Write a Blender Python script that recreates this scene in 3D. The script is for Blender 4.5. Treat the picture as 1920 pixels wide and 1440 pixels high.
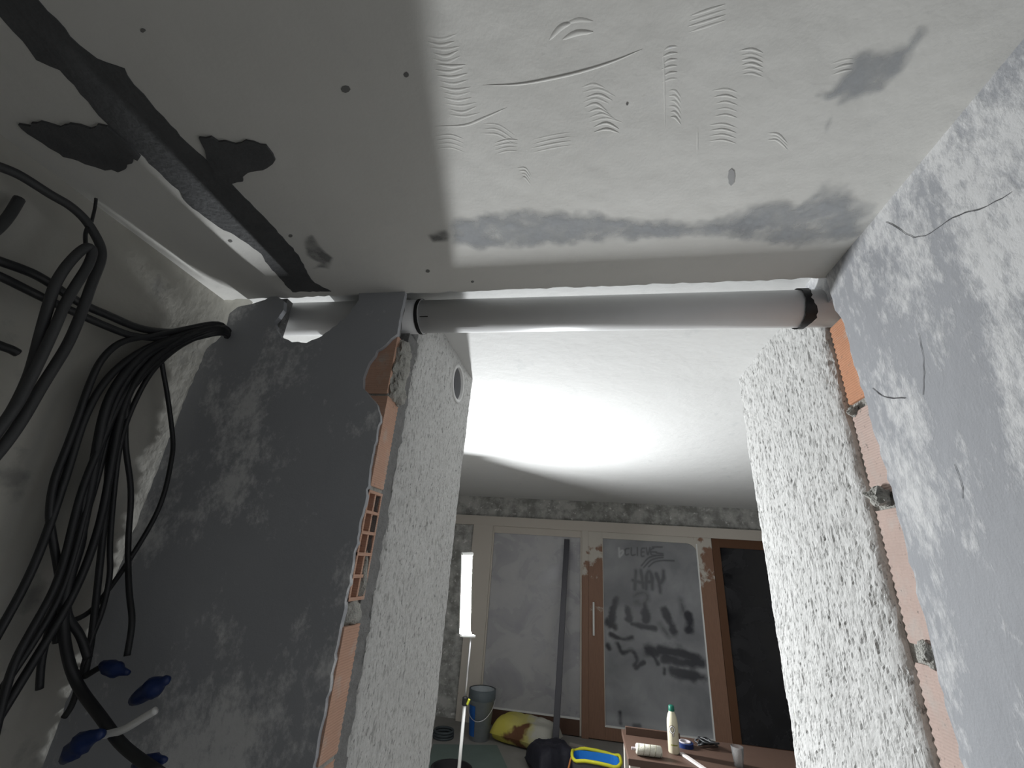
import bpy, bmesh, math, random
import numpy as np
from mathutils import Vector, Matrix

# ------------------------------------------------------------------ scene, camera, world, exposure
for o in list(bpy.data.objects):
    bpy.data.objects.remove(o)
SC = bpy.context.scene
COL = SC.collection
random.seed(7)
RNG = np.random.default_rng(11)

EYE = 1.75                       # camera height above the floor
FPX = 800.0                      # focal length in pixels of a 1920x1440 frame
PITCH, ROLL, YAW = (math.radians(a) for a in (22.55, 4.08, 10.42))

def _rot():
    cy, sy = math.cos(YAW), math.sin(YAW)
    Y = np.array([[cy, sy, 0], [-sy, cy, 0], [0, 0, 1]])
    cp, sp = math.cos(PITCH), math.sin(PITCH)
    P = np.array([[1, 0, 0], [0, sp, -cp], [0, cp, sp]])
    cr, sr = math.cos(ROLL), math.sin(ROLL)
    Z = np.array([[cr, -sr, 0], [sr, cr, 0], [0, 0, 1]])
    return Z @ P @ Y
MC = _rot()
cam_d = bpy.data.cameras.new('camera')
cam = bpy.data.objects.new('camera', cam_d)
COL.objects.link(cam)
cam_d.sensor_width = 36
cam_d.lens = FPX / 1920 * 36
cam_d.clip_start = 0.02
rt, dn, fw = (Vector(MC[i]) for i in range(3))
m = Matrix((rt, -dn, -fw)).transposed().to_4x4()
m.translation = (0, 0, EYE)
cam.matrix_world = m
SC.camera = cam

world = bpy.data.worlds.new('world')
SC.world = world
world.use_nodes = True
world.node_tree.nodes['Background'].inputs[0].default_value = (0.55, 0.6, 0.7, 1)
world.node_tree.nodes['Background'].inputs[1].default_value = 0.0
SC.view_settings.view_transform = 'Standard'
SC.view_settings.look = 'None'
SC.view_settings.gamma = 1
SC.view_settings.use_curve_mapping = False
SC.view_settings.exposure = 1.9
LAMP_STRENGTH = 330.0

def at(x, y, axis, val):
    """point where the line of sight through a photo pixel meets the plane axis = val (world metres)"""
    d = MC.T @ np.array([(x - 960) / FPX, (y - 720) / FPX, 1])
    v = val - (EYE if axis == 2 else 0)
    p = d * v / d[axis]
    return Vector((p[0], p[1], p[2] + EYE))

# ------------------------------------------------------------------ main measures (world metres, z from floor)
ZC = 2.50            # ceiling of the near room
ZF = 2.565           # ceiling of the far room
XL, XR = -1.20, 0.63 # side walls of the near room
YP = 1.04            # front face of the thin partition
JL, JR = -0.545, 0.674   # faces of the two thick piers
PY0, PY1 = 1.188, 1.88   # piers front / rear
YB = 6.0             # far wall
FXL, FXR = -2.3, 3.2

# ------------------------------------------------------------------ helpers
def tag(o, label=None, cat=None, group=None, kind=None):
    if label: o['label'] = label
    if cat: o['category'] = cat
    if group: o['group'] = group
    if kind: o['kind'] = kind
    return o

def link(name, me, mat=None, parent=None):
    o = bpy.data.objects.new(name, me)
    COL.objects.link(o)
    if mat is not None:
        me.materials.clear(); me.materials.append(mat)
    if parent is not None:
        o.parent = parent
        o.matrix_parent_inverse = Matrix.Translation(parent.location).inverted() if parent.type == 'EMPTY' else Matrix()
    return o

def empty(name, loc):
    o = bpy.data.objects.new(name, None)
    COL.objects.link(o)
    o.location = loc
    o.empty_display_size = .05
    return o

class MB:
    def __init__(s): s.v = []; s.f = []; s.sm = False
    def add(s, vs, fs):
        b = len(s.v); s.v += [tuple(v) for v in vs]; s.f += [tuple(i + b for i in f) for f in fs]; return s
    def box(s, x0, x1, y0, y1, z0, z1):
        vs = [(x, y, z) for z in (z0, z1) for y in (y0, y1) for x in (x0, x1)]
        return s.add(vs, [(0, 2, 3, 1), (4, 5, 7, 6), (0, 1, 5, 4), (1, 3, 7, 5), (3, 2, 6, 7), (2, 0, 4, 6)])
    def bar(s, a, b, w, h=None, up=(0, 0, 1)):
        a, b = Vector(a), Vector(b); h = h or w
        d = (b - a).normalized(); u = Vector(up)
        if abs(d.dot(u)) > .95: u = Vector((0, 1, 0))
        r = d.cross(u).normalized(); u = r.cross(d).normalized()
        vs = []
        for p in (a, b):
            for i, j in ((-1, -1), (1, -1), (1, 1), (-1, 1)):
                vs.append(p + r * i * w / 2 + u * j * h / 2)
        return s.add(vs, [(3, 2, 1, 0), (4, 5, 6, 7), (0, 1, 5, 4), (1, 2, 6, 5), (2, 3, 7, 6), (3, 0, 4, 7)])
    def tube(s, pts, rad, n=10, cap=True):
        pts = [Vector(p) for p in pts]
        if not hasattr(rad, '__len__'): rad = [rad] * len(pts)
        d0 = (pts[1] - pts[0]).normalized()
        u = Vector((0, 0, 1)) if abs(d0.z) < .9 else Vector((1, 0, 0))
        vs, fs = [], []
        for i, p in enumerate(pts):
            d = (pts[min(i + 1, len(pts) - 1)] - pts[max(i - 1, 0)]).normalized()
            r = d.cross(u).normalized(); u = r.cross(d).normalized()
            for k in range(n):
                a = 2 * math.pi * k / n
                vs.append(p + (r * math.cos(a) + u * math.sin(a)) * rad[i])
        for i in range(len(pts) - 1):
            for k in range(n):
                k2 = (k + 1) % n
                fs.append((i * n + k, i * n + k2, (i + 1) * n + k2, (i + 1) * n + k))
        if cap:
            fs.append(tuple(range(n - 1, -1, -1))); e = (len(pts) - 1) * n
            fs.append(tuple(range(e, e + n)))
        return s.add(vs, fs)
    def lathe(s, prof, c=(0, 0, 0), n=24, axis=2):
        """prof: (radius, height) list, turned about an axis through c"""
        vs, fs = [], []
        for r, h in prof:
            for k in range(n):
                a = 2 * math.pi * k / n
                q = [r * math.cos(a), r * math.sin(a)]
                p = [0, 0, 0]; p[axis] = h; o = [i for i in range(3) if i != axis]
                p[o[0]], p[o[1]] = q
                vs.append((p[0] + c[0], p[1] + c[1], p[2] + c[2]))
        for i in range(len(prof) - 1):
            for k in range(n):
                k2 = (k + 1) % n
                fs.append((i * n + k, i * n + k2, (i + 1) * n + k2, (i + 1) * n + k))
        fs.append(tuple(range(n - 1, -1, -1)))
        e = (len(prof) - 1) * n; fs.append(tuple(range(e, e + n)))
        return s.add(vs, fs)
    def build(s, name, mat, parent=None, smooth=False, bevel=0, recalc=True):
        me = bpy.data.meshes.new(name)
        me.from_pydata(s.v, [], s.f); me.update()
        if recalc:
            bm = bmesh.new(); bm.from_mesh(me)
            bmesh.ops.recalc_face_normals(bm, faces=bm.faces); bm.to_mesh(me); bm.free()
        if smooth: me.polygons.foreach_set('use_smooth', [True] * len(me.polygons))
        o = link(name, me, mat, parent)
        if bevel:
            md = o.modifiers.new('bevel', 'BEVEL'); md.width = bevel; md.segments = 2; md.limit_method = 'ANGLE'
        return o

def catmull(pts, sub=6):
    pts = [Vector(p) for p in pts]; out = []
    P = [pts[0] * 2 - pts[1]] + pts + [pts[-1] * 2 - pts[-2]]
    for i in range(1, len(P) - 2):
        for k in range(sub):
            t = k / sub
            a, b, c, d = P[i - 1], P[i], P[i + 1], P[i + 2]
            out.append(.5 * ((2 * b) + (c - a) * t + (2 * a - 5 * b + 4 * c - d) * t * t + (3 * b - a - 3 * c + d) * t ** 3))
    out.append(pts[-1]); return out

def ragged(pts, amp, step, seed=0):
    """closed 2-D outline with jittered points about every step metres"""
    r = random.Random(seed); out = []
    for i, a in enumerate(pts):
        b = pts[(i + 1) % len(pts)]
        L = math.hypot(b[0] - a[0], b[1] - a[1]); n = max(1, int(L / step))
        for k in range(n):
            t = k / n
            j = amp if k else amp * .5
            out.append((a[0] + (b[0] - a[0]) * t + r.uniform(-j, j), a[1] + (b[1] - a[1]) * t + r.uniform(-j, j)))
    return out

def slab(name, loops, d0, d1, axis, mat, parent=None, chamfer=0):
    """extrude 2-D outline loops (first outer, rest holes) between d0 and d1 along axis; triangulated fill"""
    bm = bmesh.new()
    o = [i for i in range(3) if i != axis]
    edges = []
    for lp in loops:
        vs = []
        for p in lp:
            c = [0, 0, 0]; c[o[0]], c[o[1]] = p; c[axis] = d0
            vs.append(bm.verts.new(c))
        for i in range(len(vs)):
            edges.append(bm.edges.new((vs[i], vs[(i + 1) % len(vs)])))
    bmesh.ops.triangle_fill(bm, use_beauty=True, use_dissolve=False, edges=edges)
    g = bmesh.ops.extrude_face_region(bm, geom=list(bm.faces))
    for v in [e for e in g['geom'] if isinstance(e, bmesh.types.BMVert)]:
        v.co[axis] += d1 - d0
    bmesh.ops.recalc_face_normals(bm, faces=bm.faces)
    me = bpy.data.meshes.new(name); bm.to_mesh(me); bm.free()
    return link(name, me, mat, parent)

# numpy value noise (2-D), for displaced meshes
def vnoise(x, y, seed=0):
    xi, yi = np.floor(x).astype(np.int64), np.floor(y).astype(np.int64)
    fx, fy = x - xi, y - yi
    fx, fy = fx * fx * (3 - 2 * fx), fy * fy * (3 - 2 * fy)
    def h(a, b):
        n = (a * 374761393 + b * 668265263 + seed * 974634721) & 0xffffffff
        n = ((n ^ (n >> 13)) * 1274126177) & 0xffffffff
        n = n ^ (n >> 16)
        return (n & 0xffff) / 65535.0
    return (h(xi, yi) * (1 - fx) + h(xi + 1, yi) * fx) * (1 - fy) + (h(xi, yi + 1) * (1 - fx) + h(xi + 1, yi + 1) * fx) * fy

def fbm(x, y, seed=0, oct=4):
    s, a, t = 0, .5, 0
    for i in range(oct):
        s = s + a * vnoise(x * 2 ** i, y * 2 ** i, seed + i); t += a; a *= .5
    return s / t

# ------------------------------------------------------------------ materials
class Mat:
    def __init__(s, name):
        s.m = bpy.data.materials.new(name); s.m.use_nodes = True
        s.t = s.m.node_tree; s.n = s.t.nodes; s.b = s.n['Principled BSDF']
        s.co = s.n.new('ShaderNodeNewGeometry').outputs['Position']
    def L(s, a, b): s.t.links.new(a, b)
    def mapping(s, scale=(1, 1, 1), rot=(0, 0, 0)):
        k = s.n.new('ShaderNodeMapping'); k.inputs['Scale'].default_value = scale; k.inputs['Rotation'].default_value = rot
        s.L(s.co, k.inputs[0]); return k.outputs[0]
    def noise(s, scale, detail=4, rough=.55, vec=None, dist=0):
        k = s.n.new('ShaderNodeTexNoise'); k.inputs['Scale'].default_value = scale
        k.inputs['Detail'].default_value = detail; k.inputs['Roughness'].default_value = rough
        k.inputs['Distortion'].default_value = dist
        s.L(vec if vec is not None else s.co, k.inputs['Vector']); return k.outputs['Fac']
    def voro(s, scale, vec=None, feat='F1'):
        k = s.n.new('ShaderNodeTexVoronoi'); k.feature = feat; k.inputs['Scale'].default_value = scale
        s.L(vec if vec is not None else s.co, k.inputs['Vector']); return k.outputs['Distance']
    def ramp(s, fac, stops):
        k = s.n.new('ShaderNodeValToRGB'); e = k.color_ramp.elements
        while len(e) < len(stops): e.new(.5)
        for i, (p, c) in enumerate(stops):
            e[i].position = p
            c = c if hasattr(c, '__len__') else (c, c, c)
            e[i].color = (*c[:3], 1)
        s.L(fac, k.inputs[0]); return k.outputs[0]
    def mix(s, fac, a, b, mode='MIX'):
        k = s.n.new('ShaderNodeMix'); k.data_type = 'RGBA'; k.blend_type = mode
        for i, v in ((0, fac), (6, a), (7, b)):
            if hasattr(v, 'is_linked'): s.L(v, k.inputs[i])
            elif hasattr(v, '__len__'): k.inputs[i].default_value = (*v[:3], 1)
            else: k.inputs[i].default_value = v
        return k.outputs[2]
    def math(s, op, a, b):
        k = s.n.new('ShaderNodeMath'); k.operation = op
        for i, v in ((0, a), (1, b)):
            if hasattr(v, 'is_linked'): s.L(v, k.inputs[i])
            else: k.inputs[i].default_value = v
        return k.outputs[0]
    def color(s, c):
        if hasattr(c, 'is_linked'): s.L(c, s.b.inputs['Base Color'])
        else: s.b.inputs['Base Color'].default_value = (*c[:3], 1)
        return s
    def rough(s, r, spec=.3, metal=0):
        if hasattr(r, 'is_linked'): s.L(r, s.b.inputs['Roughness'])
        else: s.b.inputs['Roughness'].default_value = r
        s.b.inputs['Specular IOR Level'].default_value = spec; s.b.inputs['Metallic'].default_value = metal
        return s
    def bump(s, h, dist=.003, strength=1):
        k = s.n.new('ShaderNodeBump'); k.inputs['Distance'].default_value = dist; k.inputs['Strength'].default_value = strength
        prev = s.b.inputs['Normal'].links
        if prev: s.L(prev[0].from_socket, k.inputs['Normal'])
        s.L(h, k.inputs['Height']); s.L(k.outputs[0], s.b.inputs['Normal']); return s

def plain(name, c, r=.6, spec=.3, metal=0, var=.12, scale=30, bump=0):
    a = Mat(name)
    f = a.noise(scale, 3)
    a.color(a.mix(f, tuple(x * (1 - var) for x in c), tuple(min(1, x * (1 + var)) for x in c))).rough(r, spec, metal)
    if bump: a.bump(a.noise(scale * 4, 3), bump)
    return a.m

# skim-coated ceiling
a = Mat('ceiling_plaster')
n1 = a.noise(1.8, 5); n2 = a.noise(14, 5)
c = a.mix(a.ramp(n1, [(.3, 0), (.75, 1)]), (.66, .653, .62), (.74, .735, .705))
c = a.mix(a.ramp(n2, [(.62, 0), (.78, .25)]), c, (.55, .56, .57))
a.color(c).rough(.85, .2)
a.bump(a.noise(4, 3), .006).bump(a.noise(22, 3, .5), .0009).bump(a.noise(160, 3), .0002)
M_CEIL = a.m

a = Mat('far_ceiling_plaster')
n2 = a.noise(9, 5, vec=a.mapping((1.2, .5, 1), (0, 0, .5)))
c = a.mix(a.ramp(n2, [(.64, 0), (.72, .3)]), (.68, .683, .675), (.50, .52, .525))
a.color(c).rough(.85, .2).bump(a.noise(7, 4), .004).bump(a.noise(40, 4), .001)
M_CEILF = a.m

# grey cement render smeared with remains of pale plaster
def cement(name, rot, sc, lo=.5, hi=.56):
    a = Mat(name)
    v = a.mapping(sc, rot)
    big = a.noise(2.3, 3, .5, v); med = a.noise(11, 6, .62, v, .3); fine = a.noise(60, 5, .7, v)
    f = a.math('ADD', a.math('MULTIPLY', big, .56), a.math('ADD', a.math('MULTIPLY', med, .28), a.math('MULTIPLY', fine, .20)))
    mask = a.ramp(f, [(lo, 0), (hi, 1)])
    base = a.mix(a.noise(3.5, 4), (.37, .38, .405), (.46, .47, .495))
    pale = a.mix(fine, (.66, .66, .66), (.80, .805, .81))
    a.color(a.mix(mask, base, pale)).rough(.9, .15)
    a.bump(mask, .0003).bump(a.noise(6, 3), .003).bump(fine, .0005).bump(a.noise(240, 3), .0003)
    return a.m
M_CEM_L = cement('cement_render_partition', (0, .35, 0), (1, 1, .75), .485, .55)
M_CEM_R = cement('cement_render_side', (.5, 0, 0), (1, 1.25, .62), .475, .55)
M_CEM_DARK = plain('cement_fill', (.10, .102, .105), .9, .15, var=.22, scale=20, bump=.002)

a = Mat('old_wall_paint')
c = a.mix(a.ramp(a.noise(2.2, 5), [(.35, 0), (.7, 1)]), (.40, .39, .35), (.52, .51, .47))
c = a.mix(a.ramp(a.noise(9, 6), [(.6, 0), (.72, .7)]), c, (.22, .22, .21))
a.color(c).rough(.8, .25).bump(a.noise(25, 5), .002)
M_LWALL = a.m

# rough chipped concrete of the piers
def concrete(name, lo, hi):
    a = Mat(name)
    v = a.mapping((1, 1, .45))
    pit = a.ramp(a.noise(70, 4, .6, v), [(.34, 0), (.46, 1)])
    grain = a.noise(190, 4, .7, v)
    blot = a.noise(6, 5)
    c = a.mix(blot, lo, hi)
    c = a.mix(a.ramp(grain, [(.35, .4), (.6, 0)]), c, (.34, .34, .33))
    c = a.mix(a.ramp(pit, [(0, .5), (1, 0)]), c, (.22, .22, .21))
    sp = a.noise(120, 3, .6, a.mapping((1, 1, .5)))
    c = a.mix(a.ramp(sp, [(.32, .8), (.40, 0)]), c, (.16, .16, .155))
    a.color(c).rough(.95, .1).bump(pit, .0012).bump(grain, .0010)
    return a.m
M_CONC = concrete('rough_concrete', (.52, .52, .51), (.66, .66, .65))
M_MORTAR = plain('grey_mortar', (.43, .425, .395), .95, .1, var=.35, scale=60, bump=.006)
M_JOINT = plain('joint_cement', (.22, .22, .218), .95, .1, var=.3, scale=40, bump=.004)

def brickmat(name, c, groove=(0, 0, 1)):
    a = Mat(name)
    w = a.n.new('ShaderNodeTexWave'); w.bands_direction = 'Z' if groove[2] else 'Y'
    w.inputs['Scale'].default_value = 55; w.inputs['Distortion'].default_value = 1.2; w.inputs['Detail'].default_value = 2
    a.L(a.co, w.inputs[0])
    k = a.mix(a.noise(12, 4), tuple(x * .85 for x in c), tuple(min(1, x * 1.15) for x in c))
    k = a.mix(a.ramp(a.noise(90, 3), [(.66, 0), (.74, .8)]), k, (.2, .17, .15))
    k = a.mix(a.ramp(a.noise(20, 4), [(.55, 0), (.75, .6)]), k, (.55, .5, .46))
    a.color(k).rough(.9, .15).bump(w.outputs['Fac'], .0006).bump(a.noise(120, 3), .0008)
    return a.m
M_BRICK_A = brickmat('brick_salmon', (.56, .35, .26))
M_BRICK_B = brickmat('brick_orange', (.60, .30, .18))
M_BRICK_C = brickmat('brick_pink', (.56, .43, .38))

M_PVC = plain('white_pvc', (.74, .745, .75), .38, .45, var=.04, scale=8)
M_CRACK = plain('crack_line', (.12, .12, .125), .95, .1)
M_PVC_D = plain('grey_pvc', (.33, .335, .345), .45, .4, var=.05, scale=12)
M_PVCW = plain('pale_pvc_rim', (.62, .62, .61), .5, .4, var=.05, scale=12)
M_BLK = plain('black_tape', (.012, .012, .013), .5, .4, var=.1)
M_CABLE = plain('black_cable', (.020, .021, .023), .45, .45, var=.25, scale=25)
M_CABLE2 = plain('grey_conduit', (.055, .056, .058), .55, .35, var=.2, scale=18)
M_BLUE = plain('blue_tape', (.008, .024, .105), .4, .45, var=.15)
M_WHITE = plain('white_plastic', (.75, .75, .73), .45, .4, var=.04)
M_FLOOR = plain('screed_floor', (.24, .23, .215), .8, .25, var=.2, scale=5, bump=.001)
a = Mat('far_wall_patchy')
f = a.noise(5, 6, .65); f2 = a.noise(16, 5, .65)
c = a.mix(a.ramp(f, [(.42, 0), (.58, 1)]), (.24, .24, .225), (.46, .455, .435))
c = a.mix(a.ramp(f2, [(.58, 0), (.68, 1)]), c, (.72, .71, .69))
a.color(c).rough(.9, .15).bump(f2, .006)
M_FARW = a.m
M_ROOMW = plain('room_wall_plaster', (.26, .255, .245), .9, .15, var=.15, scale=3, bump=.002)
# old paint peeling from the wood
def peeled(name, paint, wood, lo, hi, zk):
    a = Mat(name)
    sx = a.n.new('ShaderNodeSeparateXYZ'); a.L(a.co, sx.inputs[0])
    f = a.math('ADD', a.noise(2.6, 5, .6), a.math('MULTIPLY', sx.outputs[2], zk))
    g = a.noise(14, 4, .6, a.mapping((8, 8, .6)))
    w = a.mix(g, tuple(x * .75 for x in wood), tuple(x * 1.25 for x in wood))
    a.color(a.mix(a.ramp(f, [(lo, 0), (hi, 1)]), w, paint)).rough(.55, .35).bump(g, .001)
    return a.m
M_FRAME = peeled('peeling_beige_paint', (.52, .485, .43), (.24, .135, .09), .86, .90, .22)
M_FRAME2 = peeled('beige_paint', (.52, .475, .42), (.34, .21, .14), .30, .33, .05)
M_BROWN = peeled('brown_varnish', (.11, .05, .024), (.11, .05, .024), .3, .6, 0)
M_DKWOOD = peeled('dark_varnished_panel', (.10, .055, .038), (.10, .055, .038), .3, .6, 0)
M_TABLE = peeled('old_table_wood', (.075, .044, .032), (.085, .05, .036), .3, .6, 0)
def glass(name, dust, dark, lo, hi, r=.12):
    a = Mat(name)
    f = a.noise(3.2, 5, .55, None, .6)
    mk = a.ramp(f, [(lo, 0), (hi, 1)])
    a.color(a.mix(mk, dark, dust)).rough(a.ramp(mk, [(0, r), (1, .4)]), .5)
    return a.m
M_GLASS1 = glass('dusty_glass', (.40, .395, .40), (.29, .285, .31), .3, .6, .10)
a = Mat('written_dusty_glass')
k1 = a.n.new('ShaderNodeAttribute'); k1.attribute_name = 'wipe'; k2 = a.n.new('ShaderNodeAttribute'); k2.attribute_name = 'pale'
c = a.mix(a.ramp(a.noise(2.4, 4, .5, None, .4), [(.35, 0), (.62, 1)]), (.20, .203, .215), (.31, .315, .325))
c = a.mix(k1.outputs['Fac'], c, (.045, .046, .054)); c = a.mix(k2.outputs['Fac'], c, (.55, .555, .57))
a.color(c).rough(a.ramp(k1.outputs['Fac'], [(0, .42), (1, .12)]), .4)
M_GLASS2 = a.m
M_GLASS3 = glass('dark_clean_glass', (.022, .022, .025), (.016, .016, .018), .4, .6, .03)
M_WIPE = plain('finger_wiped_glass', (.06, .06, .066), .15, .5)
M_PALE = plain('pale_smear', (.30, .30, .315), .6, .3)
M_CHROME = plain('aluminium', (.62, .62, .63), .3, .5, .8, var=.03)

# ------------------------------------------------------------------ lamp (the only light in the place)
LB, LT = at(873, 1186, 1, 3.80), at(877, 1041, 1, 3.70)
LX, LY, LZ0, LZ1 = LB.x, LB.y, LB.z, LT.z
ang = math.atan2(.45, .89)       # turned towards the right pier
nd = Vector((math.sin(ang), -math.cos(ang), 0)); sd = Vector((math.cos(ang), math.sin(ang), 0))
e = Mat('lamp_diffuser')
e.b.inputs['Base Color'].default_value = (.9, .9, .9, 1)
e.b.inputs['Emission Color'].default_value = (.96, .985, 1, 1)
e.b.inputs['Emission Strength'].default_value = LAMP_STRENGTH
lamp = empty('work_lamp', (LX, LY, 0))
tag(lamp, 'glowing LED bar work lamp on a slim white telescopic pole', 'lamp')
C0 = Vector((LX, LY, 0))
def AX(z): return LB.xy.to_3d() + (LT - LB).xy.to_3d() * ((z - LZ0) / (LZ1 - LZ0)) - nd * .02
mb = MB(); K = 12; vs = []
for z in (LZ0, LZ1):
    for k in range(K + 1):
        t = math.pi * k / K
        p = AX(z) + sd * (.032 * math.cos(t)) + nd * (.014 * math.sin(t)); vs.append((p.x, p.y, z))
fs = [(k, k + 1, K + 2 + k, K + 1 + k) for k in range(K)]
mb.add(vs, fs).build('diffuser', e.m, lamp)
mb = MB()
mb.bar(AX(LZ0 - .02) - nd * .016 + Vector((0, 0, LZ0 - .02)), AX(LZ1 + .02) - nd * .016 + Vector((0, 0, LZ1 + .02)), .092, .03, up=nd)
mb.build('housing', M_WHITE, lamp, bevel=.004)
for za, zb in ((LZ0 - .022, LZ0), (LZ1, LZ1 + .02)):
    mb = MB(); mb.bar(AX(za) + nd * .008 + Vector((0, 0, za)), AX(zb) + nd * .008 + Vector((0, 0, zb)), .092, .052, up=nd); mb.build('end_cap', M_WHITE, lamp, bevel=.004)
mb = MB(); b0 = C0 + nd * .002
mb.bar(b0 + sd * -.03 + Vector((0, 0, LZ0 - .022)), b0 + sd * .075 + Vector((0, 0, LZ0 - .022)), .05, .012)
mb.build('bracket', M_WHITE, lamp)
P0 = C0 + sd * .045 + nd * .002
mb = MB(); mb.tube([P0 + Vector((0, 0, LZ0 - .02)), P0 + Vector((0, 0, .75))], .008, 12); mb.build('upper_pole', M_CHROME, lamp, smooth=True)
mb = MB(); mb.tube([P0 + Vector((0, 0, .76)), P0 + Vector((0, 0, .06))], .0125, 12); mb.build('lower_pole', M_WHITE, lamp, smooth=True)
mb = MB(); mb.lathe([(.014, -.028), (.022, -.024), (.022, .024), (.014, .028)], (P0.x, P0.y, .752), 16); cl = mb.build('clamp', M_BLK, lamp, bevel=.002)
mb = MB(); mb.bar(P0 + Vector((.022, -.012, .735)), P0 + Vector((.036, -.016, .772)), .012, .016)
mb.build('clamp_lever', plain('lime_plastic', (.62, .66, .06), .5), cl, bevel=.002)
for k in range(3):
    t = 2 * math.pi * k / 3 + .5
    d = Vector((math.cos(t), math.sin(t), 0))
    mb = MB(); mb.bar(P0 + d * .01 + Vector((0, 0, .30)), P0 + d * .34 + Vector((0, 0, .012)), .022, .012); mb.build('leg', M_BLK, lamp)

# ------------------------------------------------------------------ room shell
def struct(o, label=None):
    return tag(o, label, kind='structure')
fl = MB().box(FXL - .1, FXR + .1, -2.2, YB + .2, -.1, 0).build('floor', M_FLOOR); struct(fl, 'bare beige screed floor')
# near ceiling slab, its front edge runs a little past the partition and is broken
front = [(XR + .06, 1.046), (.3, 1.052), (0, 1.050), (-.3, 1.050), (-.545, 1.050), (-.8, 1.05), (XL - .1, 1.05)]
pts = [(XL - .1, -2.2), (XR + .06, -2.2)] + front
me_pts = [(XL - .1, -2.2), (XR + .06, -2.2)]
ed = []
r = random.Random(3)
x = XR + .06
while x > XL - .1:
    ed.append((x, 1.049 + r.uniform(-.004, .004))); x -= .02
ceil = slab('ceiling', [me_pts + ed + [(XL - .1, 1.05)]], ZC, ZC + .055, 2, M_CEIL); struct(ceil, 'white troweled plaster ceiling of the near room')
cf = MB().box(FXL - .1, FXR + .1, 1.0, YB + .2, ZF, ZF + .1).build('ceiling_rear', M_CEILF); struct(cf, 'bright smooth ceiling of the room behind')
wl = MB().box(XL - .09, XL, -2.2, 1.16, 0, ZF + .02).build('wall_left', M_LWALL); struct(wl, 'dirty cream side wall behind the cables')
wb = MB().box(XL - .09, XR + .15, -2.3, -2.2, 0, ZC + .05).build('wall_rear', M_ROOMW); struct(wb, 'plain wall behind the viewer')
MB().box(FXL - .1, XL - .07, 1.06, 1.16, 0, ZF + .02).build('wall_far_front', M_ROOMW)
struct(bpy.data.objects['wall_far_front'])
struct(MB().box(FXL - .12, FXL, 1.06, YB + .2, 0, ZF + .02).build('wall_far_left', M_ROOMW))
struct(MB().box(FXR, FXR + .12, 1.06, YB + .2, 0, ZF + .02).build('wall_far_right', M_ROOMW))
wback = struct(MB().box(FXL - .1, FXR + .1, YB, YB + .15, 0, ZF + .02).build('wall_back', M_FARW), 'patchy grey wall above the far glazed doors')

# right side wall: brick core + thick cement render with a broken front edge
core_r = MB().box(XR + .022, XR + .15, -2.2, 1.035, 0, ZF + .02).build('wall_right', M_BRICK_C); struct(core_r, 'grey cement-rendered side wall with pale plaster streaks')
rr = random.Random(5); edge = []
z = 0.0
while z < ZC + .03:
    zz = z - EYE
    y0 = 1.018 + .004 * math.sin(z * 9) + rr.uniform(-.004, .004)
    if zz > .60: y0 = 1.022 + min(1, (zz - .60) / .05) * .02 + rr.uniform(-.002, .002)
    edge.append((y0, z)); z += .018
slabR = slab('cement_render', [[(-2.2, 0)] + edge + [(1.042, ZC + .04), (-2.2, ZC + .04)]], XR, XR + .024, 0, M_CEM_R, core_r)
md = slabR.modifiers.new('bevel', 'BEVEL'); md.width = .006; md.segments = 2; md.limit_method = 'ANGLE'; md.angle_limit = 1.0

# hairline cracks in the render
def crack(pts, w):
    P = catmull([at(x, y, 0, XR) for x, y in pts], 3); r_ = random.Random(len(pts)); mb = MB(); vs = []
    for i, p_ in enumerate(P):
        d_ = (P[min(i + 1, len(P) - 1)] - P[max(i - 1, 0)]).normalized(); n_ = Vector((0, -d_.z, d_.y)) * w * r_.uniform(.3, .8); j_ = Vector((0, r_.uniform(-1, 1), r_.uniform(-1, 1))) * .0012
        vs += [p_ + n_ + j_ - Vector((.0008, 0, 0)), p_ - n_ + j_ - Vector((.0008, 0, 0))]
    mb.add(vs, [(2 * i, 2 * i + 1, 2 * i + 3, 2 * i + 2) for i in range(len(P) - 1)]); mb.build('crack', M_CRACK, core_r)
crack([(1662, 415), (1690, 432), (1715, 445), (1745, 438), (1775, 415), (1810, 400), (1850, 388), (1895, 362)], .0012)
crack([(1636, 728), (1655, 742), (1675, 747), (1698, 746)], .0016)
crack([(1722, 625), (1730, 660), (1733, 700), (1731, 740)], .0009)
crack([(1790, 870), (1804, 905), (1806, 935)], .0009)

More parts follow.
